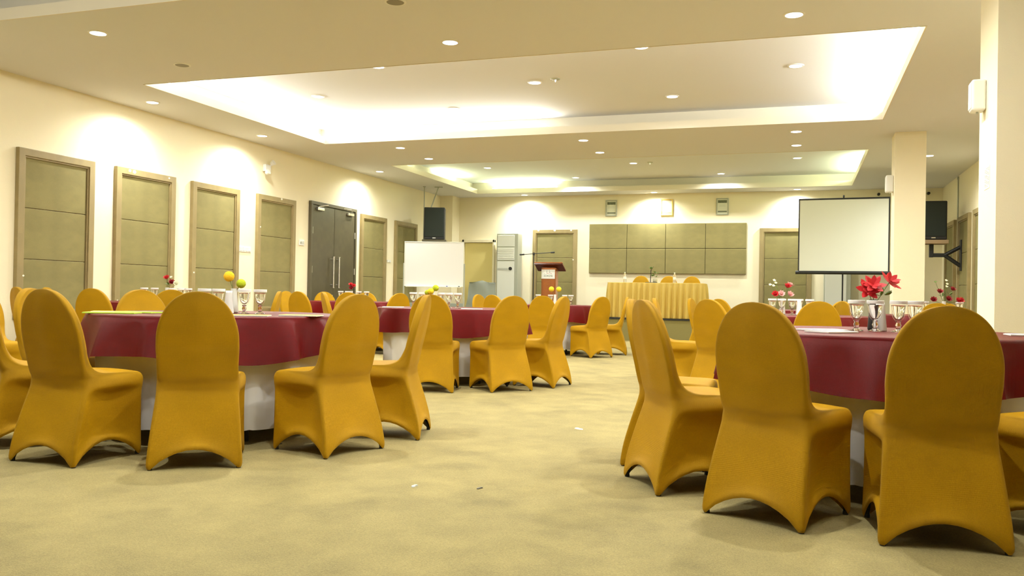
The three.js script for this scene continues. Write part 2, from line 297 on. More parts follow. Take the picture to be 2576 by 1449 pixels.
function certTexture(kind) {
  const c = document.createElement('canvas'); c.width = 128; c.height = 180; const g = c.getContext('2d');
  g.fillStyle = kind ? '#d5d0a4' : '#e6e8d6'; g.fillRect(0, 0, 128, 180);
  if (kind === 1) { g.fillStyle = '#b7b09c'; g.beginPath(); g.moveTo(0, 0); g.lineTo(128, 0); g.lineTo(128, 60); g.lineTo(70, 22); g.lineTo(0, 14); g.fill(); g.fillStyle = '#a9a05c'; g.beginPath(); g.moveTo(6, 140); g.lineTo(60, 152); g.lineTo(122, 146); g.lineTo(122, 170); g.lineTo(6, 166); g.fill(); }
  else { g.fillStyle = '#70775c'; g.fillRect(10, 12, 108, 34); g.fillStyle = '#8a9180'; g.fillRect(10, 140, 108, 20); g.fillStyle = '#c7cdbb'; g.fillRect(30, 70, 68, 4); g.fillRect(24, 84, 80, 4); g.fillStyle = '#5a6048'; for (let i = 0; i < 9; i++) g.fillRect(14 + i * 11.6, 20 + (i % 3) * 3, 7, 18); }
  const t = new THREE.CanvasTexture(c); t.colorSpace = THREE.SRGBColorSpace; return t;
}
for (const [x, k, l] of [[-4.163, 0, 'framed certificate above the lectern end of the fabric board'], [-2.885, 1, 'framed print with pale yellow border above the fabric board middle'], [-1.653, 0, 'framed certificate above the screen end of the fabric board']]) {
  const t = thing('picture_frame', l, 'picture frame', [x, 2.95, ZB]);
  const w = 0.27, h = 0.375;
  part('frame', frameGeo(w, h, 0.025, 0.03, 0.005), k ? M.skirt : M.greyPlastic, t);
  part('print', new THREE.PlaneGeometry(w - 0.04, h - 0.04).translate(0, 0, 0.012), std({ map: certTexture(k), roughness: 0.5 }), t);
}

// ---------------------------------------------------------------- fittings on the walls
{
  const t = thing('emergency_light', 'white twin-head emergency light high on the panelled wall', 'emergency light', [XL, 2.90, -11.98], QL);
  part('housing', rbox(0.16, 0.12, 0.06, 0.015, 0, 0, 0.03), M.white, t);
  for (const s of [-1, 1]) part('head', [cyl(0.045, 0.03, 0.06, 0, 0, 0, 18).rotateX(QL - 0.5).translate(s * 0.07, s > 0 ? 0.09 : -0.08, 0.09), bar([s * 0.06, 0.0, 0.04], [s * 0.07, s > 0 ? 0.08 : -0.07, 0.07], 0.01)], M.white, t);
}
{
  const t = thing('switch_plate', 'row of white light switches between two tan panels', 'light switch', [XL, 1.55, -11.47], QL);
  part('plate', rbox(0.30, 0.09, 0.012, 0.004, 0, 0, 0.006), M.white, t);
  for (let i = 0; i < 4; i++) part('rocker', rbox(0.045, 0.055, 0.014, 0.003, -0.11 + i * 0.073, 0, 0.013), M.acWhite, t);
}
{
  const t = thing('thermostat', 'small white thermostat beside the dark double door', 'thermostat', [XL, 1.755, -13.08], QL);
  part('plate', rbox(0.15, 0.10, 0.02, 0.006, 0, 0, 0.01), M.white, t); part('display', rbox(0.05, 0.05, 0.006, 0.002, 0.03, 0, 0.021), M.paleGrey, t); part('dial', cyl(0.02, 0.02, 0.012, 0, 0, 0, 16).rotateX(QL).translate(-0.04, 0, 0.024), M.greyPlastic, t);
}
{
  const t = thing('switch_plate', 'pale socket plate between panel and hanging loudspeaker', 'light switch', [XL, 1.57, -16.47], QL);
  part('plate', rbox(0.18, 0.05, 0.012, 0.004, 0, 0, 0.006), M.white, t); part('rocker', rbox(0.04, 0.03, 0.012, 0.003, 0, 0, 0.012), M.acWhite, t);
}
function columnSpeaker(x, y, z, s, label) {
  const t = thing('column_speaker', label, 'speaker', [x, y, z], -QL, 'white speaker boxes on the columns');
  const bx = part('box', rbox(0.14 * s, 0.24 * s, 0.10 * s, 0.018, 0, 0, 0.05 * s), M.white, t);
  part('grille', rbox(0.11 * s, 0.20 * s, 0.006, 0.003, 0, 0, 0.101 * s), M.acWhite, bx);
  part('cable_gland', cyl(0.008, 0.008, 0.02, 0, -0.125 * s, 0.05 * s, 10), M.greyPlastic, bx);
}
columnSpeaker(1.19, 2.34, -6.62, 0.9, 'small white speaker box on the column with the notice');
columnSpeaker(1.235, 2.57, -13.2, 1.0, 'small white speaker box on the column beside the screen');
{
  const c = document.createElement('canvas'); c.width = 96; c.height = 256; const g = c.getContext('2d'); g.fillStyle = '#f6efcf'; g.fillRect(0, 0, 96, 256);
  g.fillStyle = '#5e5646'; for (let k = 0; k < 4; k++) for (let i = 0; i < 16; i++) if ((i * 7 + k * 5) % 4) g.fillRect(14 + k * 20, 14 + i * 14, 6 + ((i * 3 + k) % 5), 8);
  const t = new THREE.CanvasTexture(c); t.colorSpace = THREE.SRGBColorSpace;
  single('notice', new THREE.BoxGeometry(0.17, 0.15, 0.002).translate(0, 0, 0.001), std({ map: t, roughness: 0.8 }), 'small printed paper notice stuck on the near column', 'notice', [1.19, 1.76, -6.50], -QL);
}
for (const [x, l] of [[1.55, 'small black ceiling camera above the projection screen'], [2.5, 'small black ceiling camera in the corner beyond the loudspeaker']]) {
  const t = thing('security_camera', l, 'camera', [x, 3.16, ZB + 0.005]);
  part('mount', cyl(0.03, 0.03, 0.03, 0, 0, 0, 16).rotateX(QL).translate(0, 0, 0.015), M.greyPlastic, t); part('body', cyl(0.028, 0.028, 0.1, 0, 0, 0, 16).rotateX(QL).translate(0, -0.01, 0.075), M.black, t);
}
single('conduit', [bar([0, -0.85, 0.012], [0, 0.6, 0.012], 0.012), rbox(0.05, 0.05, 0.03, 0.006, 0, 0.6, 0.015)], M.greyPlastic, 'thin grey conduit running down the wall above the bracket', 'conduit', [XR, 2.62, -17.73], -QL);

// loudspeakers
function speakerBox(t) {
  const cab = part('cabinet', rbox(0.45, 0.70, 0.36, 0.02, 0, 0.35, 0), M.black, t);
  part('grille', rbox(0.41, 0.62, 0.02, 0.008, 0, 0.37, 0.182), M.grille, cab);
  part('badge', rbox(0.07, 0.018, 0.006, 0.002, 0, 0.035, 0.183), M.steel, cab);
}
{
  const t = thing('loudspeaker', 'black loudspeaker hung on rods from the ceiling over the whiteboard', 'loudspeaker', [-7.58, 2.07, -17.25], 0.34); speakerBox(t);
  const r = t;
  part('shelf', rbox(0.52, 0.04, 0.40, 0.006, 0, -0.02, 0), M.doorEdge, r);
  part('rod', bar([-0.26, -0.02, -0.21], [-0.26, 1.196, -0.21], 0.012), M.greyPlastic, r);
  part('rod', bar([-0.12, 0.70, -0.23], [0.05, 1.19, -0.25], 0.014), M.greyPlastic, r);
  part('ceiling_plate', [rbox(0.18, 0.012, 0.06, 0.003, 0.05, 1.188, -0.25), rbox(0.06, 0.012, 0.06, 0.003, -0.26, 1.188, -0.21), bar([-0.12, 0, -0.23], [-0.12, 0.70, -0.23], 0.012)], M.greyPlastic, r);
}
{
  const t = thing('loudspeaker', 'black loudspeaker on the wall bracket beyond the column', 'loudspeaker', [2.26, 2.03, -17.2], 0.05); speakerBox(t);
  const r = thing('speaker_bracket', 'black wall bracket with wooden shelf holding the loudspeaker', 'bracket', [2.26, 2.03, -17.2], 0.05);
  part('shelf', rbox(0.5, 0.07, 0.40, 0.008, 0, -0.037, 0), M.tableWood, r, 'wooden shelf');
  part('post', rbox(0.07, 0.24, 0.07, 0.01, 0, -0.19, 0), M.black, r);
  part('arm', [rbox(0.30, 0.07, 0.05, 0.01, 0.12, -0.27, 0), bar([0.22, -0.27, 0], [0.48, -0.12, 0], 0.035), bar([0.22, -0.27, 0], [0.48, -0.46, 0], 0.035)], M.black, r);
  part('wall_plate', rbox(0.03, 0.56, 0.12, 0.006, 0.488, -0.27, 0), M.black, r);
}

// ---------------------------------------------------------------- spandex chair
function rounded(c, n, rc, edge) {   // c: four corners [x,y,z] rear right, rear left, front left, front right
  const V = c.map((p) => new THREE.Vector3(...p)), out = [], E = 9;
  for (let k = 0; k < 4; k++) {
    const P = V[k], A = V[(k + 3) % 4], B = V[(k + 1) % 4];
    const lin = A.clone().sub(P), lout = B.clone().sub(P), r1 = Math.min(rc, lin.length() * 0.4), r2 = Math.min(rc, lout.length() * 0.4);
    const p0 = P.clone().addScaledVector(lin.normalize(), r1), p2 = P.clone().addScaledVector(lout.normalize(), r2);
    for (let i = 0; i < 5; i++) { const t = i / 4; out.push(p0.clone().multiplyScalar((1 - t) * (1 - t)).addScaledVector(P, 2 * t * (1 - t)).addScaledVector(p2, t * t)); }
    const C = V[(k + 2) % 4], q2 = B.clone().addScaledVector(P.clone().sub(B).normalize(), Math.min(rc, P.distanceTo(B) * 0.4));
    const e = edge[k] || [0, 0], mid = V.reduce((s, v) => s.add(v), new THREE.Vector3()).multiplyScalar(0.25);
    for (let i = 1; i <= E; i++) {
      const t = i / (E + 1), s = Math.pow(Math.sin(Math.PI * t), 0.75), p = p2.clone().lerp(q2, t);
      p.y += e[0] * s; const sh = Math.pow(Math.sin(Math.PI * t), 0.4), inw = mid.clone().sub(p); inw.y = 0; inw.normalize(); p.addScaledVector(inw, e[1] * (e[1] > 0 ? sh : s)); out.push(p);
    }
  }
  return out;
}
function chairCover() {
  const R = [];
  const ring = (xr, yr, zr, xf, yf, zf, rc, e = []) => R.push(rounded([[xr, yr, zr], [-xr, yr, zr], [-xf, yf, zf], [xf, yf, zf]], 0, rc, e));
  // edges: rear, left, front, right -> [arch, hollow]
  ring(0.226, 0.004, 0.236, 0.213, 0.004, -0.222, 0.016, [[0.095, 0.004], [0.105, 0.010], [0.09, 0.008], [0.105, 0.010]]);
  ring(0.233, 0.030, 0.238, 0.220, 0.030, -0.226, 0.016, [[0.086, 0.006], [0.098, 0.014], [0.085, 0.010], [0.098, 0.014]]);
  ring(0.226, 0.13, 0.222, 0.217, 0.13, -0.226, 0.016, [[0.02, 0.012], [0.03, 0.040], [0.02, 0.022], [0.03, 0.040]]);
  ring(0.214, 0.26, 0.186, 0.216, 0.26, -0.226, 0.018, [[0, 0.008], [0, 0.044], [0, 0.022], [0, 0.044]]);
  ring(0.206, 0.345, 0.160, 0.217, 0.35, -0.228, 0.022, [[0, 0.002], [0, 0.036], [0, 0.018], [0, 0.036]]);
  ring(0.204, 0.385, 0.150, 0.222, 0.385, -0.234, 0.03, [[0, 0.0], [0, -0.004], [0, -0.004], [0, -0.004]]);
  ring(0.204, 0.405, 0.148, 0.224, 0.425, -0.236, 0.035, [[0, -0.004], [0, -0.006], [0, -0.006], [0, -0.006]]);
  ring(0.204, 0.425, 0.150, 0.216, 0.452, -0.226, 0.045, [[0, -0.006], [0, -0.002], [0.004, -0.004], [0, -0.002]]);
  ring(0.204, 0.440, 0.153, 0.204, 0.460, -0.190, 0.05, [[0, -0.008], [0, 0.0], [0.006, 0], [0, 0]]);
  ring(0.204, 0.455, 0.156, 0.196, 0.462, -0.08, 0.04, [[0, -0.010], [0, 0.0], [0.008, 0], [0, 0]]);
  ring(0.204, 0.480, 0.161, 0.190, 0.466, 0.02, 0.03, [[0, -0.012], [0, 0.0], [0.004, 0], [0, 0]]);
  ring(0.204, 0.515, 0.168, 0.190, 0.495, 0.085, 0.024, [[0, -0.012], [0, 0], [0, -0.004], [0, 0]]);
  ring(0.204, 0.565, 0.178, 0.198, 0.56, 0.124, 0.020, [[0, -0.012], [0, 0], [0, -0.004], [0, 0]]);
  const zr = (y) => 0.178 + 0.078 * Math.pow((y - 0.565) / 0.34, 1.0);
  for (const y of [0.60, 0.63]) ring(0.205, y, zr(y), 0.202, y, zr(y) - 0.05, 0.018, [[0, -0.012], [0, 0], [0, -0.006], [0, 0]]);
  for (let i = 1; i <= 9; i++) {
    const a = (i / 9) * Math.PI / 2 * 0.985, y = 0.64 + 0.265 * Math.sin(a), w = 0.205 * Math.pow(Math.cos(a), 0.88), th = 0.05 - 0.016 * (i / 9) ** 3;
    ring(w, y, zr(y) - (0.05 - th) * 0.5, w * 0.985, y - 0.002, zr(y) - 0.05 + (0.05 - th) * 0.5, Math.min(0.018, w * 0.6), [[0, -0.012 * Math.cos(a)], [0, 0], [0, -0.006 * Math.cos(a)], [0, 0]]);
  }
  const n = R[0].length, S = 3, rows = [];
  const cr = (a, b, c, d, t) => 0.5 * (2 * b + (c - a) * t + (2 * a - 5 * b + 4 * c - d) * t * t + (3 * b - a - 3 * c + d) * t * t * t);
  for (let k = 0; k < R.length - 1; k++) for (let s = 0; s < S; s++) {
    const t = s / S, a = R[Math.max(0, k - 1)], b = R[k], c = R[k + 1], d = R[Math.min(R.length - 1, k + 2)];
    rows.push(b.map((p, i) => new THREE.Vector3(cr(a[i].x, b[i].x, c[i].x, d[i].x, t), cr(a[i].y, b[i].y, c[i].y, d[i].y, t), cr(a[i].z, b[i].z, c[i].z, d[i].z, t))));
  }
  rows.push(R[R.length - 1]);
  const pos = [], uv = [], idx = [];
  rows.forEach((row, r) => { for (let i = 0; i <= n; i++) { const p = row[i % n]; pos.push(p.x, p.y, p.z); uv.push(i / n, r / rows.length); } });
  const c = rows[rows.length - 1].reduce((s, v) => s.add(v), new THREE.Vector3()).multiplyScalar(1 / n); pos.push(c.x, c.y + 0.001, c.z); uv.push(0.5, 1);
  for (let r = 0; r < rows.length - 1; r++) for (let i = 0; i < n; i++) { const a = r * (n + 1) + i, b = a + n + 1; idx.push(a, a + 1, b, a + 1, b + 1, b); }
  const last = (rows.length - 1) * (n + 1), ci = pos.length / 3 - 1; for (let i = 0; i < n; i++) idx.push(last + i, last + i + 1, ci);
  const g = new THREE.BufferGeometry(); g.setAttribute('position', new THREE.Float32BufferAttribute(pos, 3)); g.setAttribute('uv', new THREE.Float32BufferAttribute(uv, 2)); g.setIndex(idx); g.computeVertexNormals();
  // close the normal seam
  const N = g.attributes.normal; for (let r = 0; r < rows.length; r++) { const a = r * (n + 1), b = a + n, v = new THREE.Vector3(N.getX(a) + N.getX(b), N.getY(a) + N.getY(b), N.getZ(a) + N.getZ(b)).normalize(); N.setXYZ(a, v.x, v.y, v.z); N.setXYZ(b, v.x, v.y, v.z); }
  return g;
}
const coverGeo = chairCover();
const legGeos = [[0.213, 0.221, 0.165, 0.08], [-0.213, 0.221, -0.165, 0.08], [0.201, -0.208, 0.165, -0.15], [-0.201, -0.208, -0.165, -0.15]].map(([x, z, xt, zt]) => mergeGeometries([bar([x, 0.012, z], [xt, 0.38, zt], 0.009, 8).toNonIndexed(), new THREE.CylinderGeometry(0.011, 0.012, 0.014, 12).translate(x, 0.007, z).toNonIndexed()]));
let chair0;
function chair(x, z, turn, label, group, y = 0) {
  if (!chair0) {
    chair0 = thing('banquet_chair', label, 'chair', [x, y, z], turn, group);
    part('cover', coverGeo, M.gold, chair0); for (const g of legGeos) part('leg', g, M.black, chair0);
    return chair0;
  }
  const c = copy(chair0, label, group); c.position.set(x, y, z); c.rotation.set(0, turn, 0); return c;
}

// ---------------------------------------------------------------- table, cloths, tableware
const TH = 0.76, TR = 0.785;
function drape(r, yTop, yHem, folds, amp, flare, phase, hemVar, under) {
  const nA = 192, prof = [], pos = [], uv = [], idx = [];
  const rows = [[0, 0], [0.3, 0], [0.6, 0], [0.85, 0], [0.95, 0], [0.985, 0], [1, 0.0]];
  const dn = 14; const total = rows.length + 4 + dn;
  for (let a = 0; a <= nA; a++) {
    const f = (a / nA) * Math.PI * 2;
    const w1 = folds * f + phase + 0.9 * Math.sin(3 * f + phase) + 0.5 * Math.sin(5 * f - phase);
    const fold = (1 - 2 * Math.pow(Math.abs(Math.sin(w1 / 2)), 0.8)) * (0.65 + 0.35 * Math.sin(2 * f + phase * 3)) + Math.sin((folds - 4) * f + phase * 0.7) * 0.3;
    const hem = yHem + hemVar * Math.cos(4 * f + phase) + 0.010 * fold;
    for (let k = 0; k < total; k++) {
      let rr, y;
      if (k < rows.length) { rr = rows[k][0] * (r - 0.015); y = yTop; }
      else if (k < rows.length + 4) { const t = ((k - rows.length + 1) / 4) * Math.PI / 2; rr = r - 0.015 + 0.015 * Math.sin(t); y = yTop - 0.015 + 0.015 * Math.cos(t); }
      else { const t = (k - rows.length - 3) / dn; y = (yTop - 0.015) + (hem - yTop + 0.015) * t; rr = r + flare * Math.pow(t, 0.7) + amp * fold * Math.pow(t, 0.75); if (under) rr = Math.min(rr, r - 0.05 * Math.min(1, t * 5)); }
      pos.push(rr * Math.cos(f), y, rr * Math.sin(f)); uv.push(a / nA * 5, k / total * 1.5);
    }
  }
  for (let a = 0; a < nA; a++) for (let k = 0; k < total - 1; k++) { const i = a * total + k, j = i + total; if (k) idx.push(i, j, i + 1); idx.push(j, j + 1, i + 1); }
  const g = new THREE.BufferGeometry(); g.setAttribute('position', new THREE.Float32BufferAttribute(pos, 3)); g.setAttribute('uv', new THREE.Float32BufferAttribute(uv, 2)); g.setIndex(idx); g.computeVertexNormals();
  const N = g.attributes.normal; for (let k = 0; k < total; k++) { const a = k, b = nA * total + k; N.setXYZ(b, N.getX(a), N.getY(a), N.getZ(a)); } for (let a = 0; a <= nA; a++) N.setXYZ(a * total, 0, 1, 0);
  return g;
}
const overlayGeos = [drape(TR, 0, -0.255, 15, 0.060, 0.058, 0.4, 0.022), drape(TR, 0, -0.255, 17, 0.052, 0.054, 2.1, 0.020), drape(TR, 0, -0.25, 14, 0.062, 0.060, 4.2, 0.024)];
const underGeo = drape(TR - 0.012, 0, -0.66, 17, 0.05, -0.07, 1.1, 0.004, true);
// cut-glass goblet, covered with a paper cap
const flute = (prof) => {
  const g = lathe(prof, 24), p = g.attributes.position;
  for (let i = 0; i < p.count; i++) { const x = p.getX(i), y = p.getY(i), z = p.getZ(i), r = Math.hypot(x, z); if (r > 0.0155 && y > 0.058 && y < 0.125) { const k = 1 + 0.018 * Math.cos(Math.atan2(z, x) * 12) * Math.sin((y - 0.058) / 0.067 * Math.PI); p.setXYZ(i, x * k, y, z * k); } }
  g.computeVertexNormals(); return g;
};
const bowlGeo = flute([[0.010, 0.0575], [0.018, 0.060], [0.028, 0.075], [0.035, 0.100], [0.0385, 0.130], [0.0398, 0.157]]);
const stemGeo = lathe([[0, 0], [0.034, 0], [0.035, 0.003], [0.016, 0.010], [0.010, 0.020], [0.015, 0.034], [0.010, 0.046], [0.015, 0.057], [0, 0.057]], 16);
const waterGeo = lathe([[0, 0.0610], [0.0115, 0.0642], [0.0233, 0.0790], [0.0300, 0.1015], [0.0342, 0.130], [0.0348, 0.138], [0, 0.138]], 24);
const capGeo = lathe([[0, 0.1605], [0.041, 0.1605], [0.0425, 0.159], [0.0430, 0.143], [0.0420, 0.143], [0.0414, 0.1582], [0, 0.1592]], 28);
const tissueGeo = lathe([[0, 0], [0.036, 0], [0.036, 0.004], [0.024, 0.135], [0.022, 0.150], [0, 0.146]], 4).rotateY(Math.PI / 4);
let goblet0, tissue0;
function goblet(x, z, label, group) {
  if (!goblet0) { goblet0 = thing('goblet', label, 'glass', [x, TH, z], 0, group); const bw = part('bowl', bowlGeo, M.bowl, goblet0); part('water', waterGeo, M.water, bw); part('stem', stemGeo, M.glass, goblet0); part('paper_cap', capGeo, M.cap, goblet0, 'white paper cap'); return; }
  const c = copy(goblet0, label, group); c.position.set(x, TH, z); c.rotation.y = rnd() * 6;
}
function notepad(x, z, turn, mat, label, group, w = 0.21, d = 0.15) {
  const t = thing('notepad', label, 'notepad', [x, TH, z], turn, group);
  part('pages', rbox(w, 0.006, d, 0.001, 0, 0.003, 0, 1), mat === M.greenPaper ? mat : M.paper, t); part('cover_sheet', rbox(w - 0.002, 0.002, d - 0.03, 0.0008, 0, 0.007, 0.01, 1), mat, t);
}
// flowers
function petalGeo(len, wid, lift) {
  const s = new THREE.Shape(); s.moveTo(0, 0); s.bezierCurveTo(wid, len * 0.25, wid * 0.9, len * 0.7, 0, len); s.bezierCurveTo(-wid * 0.9, len * 0.7, -wid, len * 0.25, 0, 0);
  const g = new THREE.ExtrudeGeometry(s, { depth: 0.0012, bevelEnabled: false, curveSegments: 5 }), p = g.attributes.position;
  for (let i = 0; i < p.count; i++) { const y = p.getY(i) / len; p.setZ(i, p.getZ(i) + lift * y * y * len - 0.25 * Math.abs(p.getX(i))); }
  g.computeVertexNormals(); return g;
}
function bloom(count, len, wid, tilt, layers, s) {
  const out = []; for (let l = 0; l < layers; l++) for (let i = 0; i < count; i++) {
    const g = petalGeo(len * (1 - l * 0.22), wid * (1 - l * 0.15), -0.35); g.rotateX(Math.PI / 2 - tilt - l * 0.4 - hash(i, l, s) * 0.25); g.rotateY((i + l * 0.5 + hash(i, l, s + 3) * 0.3) / count * Math.PI * 2); g.translate(0, l * 0.004, 0); out.push(g);
  } return merge(out);
}
function place(g, [x, y, z], rx = 0, rz = 0) { const h = g.clone(); h.rotateX(rx); h.rotateZ(rz); return h.translate(x, y, z); }
const roseGeo = bloom(8, 0.050, 0.023, 0.35, 4, 5), poinGeo = bloom(6, 0.066, 0.023, -0.2, 2, 9), tinyGeo = bloom(5, 0.020, 0.010, 0.1, 1, 4), leafG = bloom(3, 0.05, 0.014, 0.2, 1, 14);
const vaseGeo = lathe([[0, 0], [0.026, 0], [0.030, 0.01], [0.024, 0.08], [0.019, 0.13], [0.022, 0.165], [0.019, 0.165], [0.016, 0.13], [0, 0.125]], 20);
function vaseThing(x, z, label, turn = 0, y = TH) { const t = thing('flower_vase', label, 'flower vase', [x, y, z], turn); return t; }
function ballFlowers(x, z, label, list, turn) {
  const t = vaseThing(x, z, label, turn); part('vase', vaseGeo, M.acWhite, t);
  for (const [px, py, pz2, r, m] of list) { const g = new THREE.IcosahedronGeometry(r, 4), p = g.attributes.position; for (let i = 0; i < p.count; i++) { const k = 1 + 0.05 * (hash(Math.round(p.getX(i) * 9e3), Math.round(p.getY(i) * 9e3), Math.round(p.getZ(i) * 9e3)) - 0.5); p.setXYZ(i, p.getX(i) * k, p.getY(i) * k, p.getZ(i) * k); } g.computeVertexNormals(); const f = part('ball_flower', g.translate(px, py, pz2), m, t); part('stem', bar([0, 0.126, 0], [px, py, pz2], 0.002, 6), M.stem, f); }
}
function bouquet(x, z, label, list, turn, vaseMat = M.acWhite, extras) {
  const t = vaseThing(x, z, label, turn); part('vase', vaseGeo, vaseMat, t);
  for (const [g, m, p, rx, rz] of list) { const f = part('flower', place(g, p, rx, rz), m, t); part('stem', bar([0, 0.126, 0], p, 0.002, 6), M.stem, f); }
  for (const [p, rx, rz] of extras || []) part('leaves', place(leafG, p, rx, rz), M.leaf, t);
}
const YAW = 0.3231, CR = [Math.cos(YAW), -Math.sin(YAW)], CF = [-Math.sin(YAW), -Math.cos(YAW)];
const tables = {};
function table(key, x, z, desc, angles, o = {}) {
  const t = thing('round_table', 'round folding table under its cloths, ' + desc, 'table', [x, 0, z]);
  part('tabletop', cyl(TR - 0.022, TR - 0.022, 0.025, 0, TH - 0.022, 0, 48), M.tableWood, t);
  for (const s of [-1, 1]) part('leg', [bar([s * 0.45, 0, -0.3], [s * 0.45, TH - 0.034, -0.3], 0.014), bar([s * 0.45, 0, 0.3], [s * 0.45, TH - 0.034, 0.3], 0.014), bar([s * 0.45, 0.12, -0.3], [s * 0.45, 0.12, 0.3], 0.012)], M.black, t);
  single('white_undercloth', underGeo, M.whiteCloth, 'white floor-length cloth, ' + desc, 'tablecloth', [x, TH - 0.008, z], rnd() * 6);
  single('red_overlay', overlayGeos[o.ov ?? 0], M.red, 'dark red overlay cloth, ' + desc, 'tablecloth', [x, TH - 0.001, z], o.ovTurn ?? rnd() * 6);
  const ORD = ['first', 'second', 'third', 'fourth', 'fifth', 'sixth', 'seventh'];
  angles.forEach((a, i) => {
    const [deg, rad] = Array.isArray(a) ? a : [a, 1.08], f = deg * Math.PI / 180;
    chair(x + rad * Math.sin(f), z + rad * Math.cos(f), f, 'gold spandex-covered chair, ' + ORD[i] + ' round from the stage side, ' + desc, 'gold chairs, ' + desc);
  });
  const at = (r, f) => [x + CR[0] * r + CF[0] * f, z + CR[1] * r + CF[1] * f];
  for (const [r, f] of o.goblets || [[-0.10, 0], [-0.02, 0.03], [0.06, 0], [0.13, 0.02]]) goblet(...at(r, f), 'paper-capped water goblet, ' + desc, 'goblets, ' + desc);
  if (o.tissue) { const [px, pz] = at(...o.tissue); const s = single('tissue_holder', tissueGeo, M.paper, 'white tapered table-talker stand, ' + desc, 'table stand', [px, TH, pz], YAW); s.userData.base = 'tissue_holder'; }
  return at;
}
let at;
at = table('T1', -3.62, -4.74, 'table with orange ball flower', [[105, 1.15], 72.3, 33, -3, -39, [-78, 1.1], -117], { ov: 2, ovTurn: 0.6, goblets: [[-0.10, 0.02], [0.0, 0.0], [0.17, 0], [0.265, 0.03]], tissue: [0.085, -0.05] });
ballFlowers(...at(0.06, 0.13), 'white vase with one orange and one green ball flower', [[-0.03, 0.245, 0.02, 0.035, M.orangeBall], [0.045, 0.198, 0, 0.031, M.greenBall]], YAW);
for (const [r, f, a, m, w] of [[-0.50, -0.42, 0.1, M.greenPaper, 0.3], [-0.42, -0.22, -0.2, M.greenPaper, 0.26], [-0.62, -0.2, 0.3, M.yellowPaper, 0.2]]) notepad(...at(r, f), a + YAW, m, 'green notepad lying on red cloth near the orange ball flower', 'green notepads', w);
for (const [r, f, a, m] of [[0.35, -0.48, 0.1, M.yellowPaper], [0.62, -0.30, -0.1, M.yellowPaper]]) notepad(...at(r, f), a + YAW, m, 'pale yellow notepad on red cloth near the orange ball flower', 'yellow notepads', 0.24);
at = table('T7', 0.41, -4.83, 'table with red poinsettias', [-90, -59.5, -26.5, 5, 36], { ov: 1, ovTurn: 0.3, goblets: [[-0.127, 0.02], [-0.038, 0.0], [0.060, -0.05], [0.150, -0.04]], tissue: [0.018, 0.07] });
bouquet(...at(0.02, 0.16), 'black vase with two large red poinsettia blooms', [[poinGeo, M.petalRed, [-0.015, 0.240, 0.03], 0.9, 0.3], [poinGeo, M.petalRed, [0.085, 0.262, 0.0], 0.7, -0.5], [poinGeo, M.petalRed, [-0.035, 0.215, 0.01], 1.2, 0.3]], YAW, M.black, [[[0.06, 0.19, 0], 0.3, -0.4], [[0.03, 0.185, 0.02], -0.2, 0.3]]);
for (const [r, f, a, w] of [[-0.36, -0.26, 0.5, 0.21], [-0.32, -0.02, 0.2, 0.21], [0.13, -0.5, 0.25, 0.16], [0.62, -0.25, -0.3, 0.21]]) notepad(...at(r, f), a + YAW, M.paper, 'white notepad on the red cloth near the poinsettia vase', 'white notepads', w);
at = table('T2', -3.54, -8.53, 'table with lime ball bouquet', [[82, 1.08], 49, 14, [-52, 1.12]], { ov: 0, ovTurn: 1.2, goblets: [[-0.42, 0.1], [-0.32, 0.08], [-0.12, 0.08], [-0.02, -0.08], [0.075, -0.1]] });
ballFlowers(...at(-0.2, 0.0), 'white vase with yellow and lime ball flowers', [[-0.02, 0.175, 0.02, 0.034, M.yellowBall], [0.03, 0.21, 0, 0.034, M.greenBall], [-0.06, 0.16, 0, 0.028, M.greenBall]], YAW);
for (const [r, f] of [[-0.58, -0.3], [0.25, -0.6]]) notepad(...at(r, f), YAW, M.paper, 'white notepad near the yellow and lime ball bouquet', 'white notepads');
at = table('T5', -3.86, -13.18, 'table with twin yellow balls', [100, 57, 15, -20, -105], { ov: 1, goblets: [[-0.1, 0.1], [0.1, 0.12], [0.32, -0.02], [0.42, 0]] });
ballFlowers(...at(0.17, 0.1), 'white vase with twin yellow ball flowers', [[-0.06, 0.25, 0.02, 0.042, M.yellowBall], [0.06, 0.25, 0, 0.042, M.yellowBall]], YAW);
at = table('T6', -0.09, -9.1, 'table with mixed roses', [[-85, 1.12], -32, 11], { ov: 2, ovTurn: 2.0, goblets: [[-0.17, 0.02], [-0.08, 0.0], [0.01, -0.04], [0.11, 0.05], [0.2, 0]], tissue: [0.06, -0.10] });
bouquet(...at(-0.02, 0.17), 'vase of red, pink and white artificial roses', [[roseGeo, M.petalRed, [0.04, 0.275, 0.01], 0.5, -0.2], [roseGeo, M.petalPink, [0.075, 0.29, -0.02], 0.2, -0.4], [roseGeo, M.petalRed, [-0.08, 0.195, 0.02], 0.8, 0.5], [roseGeo, M.petalPink, [-0.03, 0.20, 0.04], 0.9, 0.1], [roseGeo, M.petalPink, [0.06, 0.195, 0.03], 0.8, -0.3], [tinyGeo, M.petalWhite, [-0.09, 0.345, 0], 0.8, 0], [tinyGeo, M.petalWhite, [-0.13, 0.30, 0], 0.8, 0.2], [tinyGeo, M.petalWhite, [-0.10, 0.29, 0.01], 0.8, 0], [tinyGeo, M.petalWhite, [-0.075, 0.32, 0], 0.8, 0]], YAW, M.acWhite, [[[0.07, 0.22, 0], 0.3, -0.6], [[0, 0.22, 0], -0.2, 0.5]]);
at = table('T3', -6.98, -8.14, 'table by the tan panels', [116, 44, 10, [-20, 1.35], [-66, 1.06]], { ov: 0, goblets: [[-0.22, 0], [-0.12, 0.05], [0.1, 0], [0.195, 0.03], [0.29, 0]] });
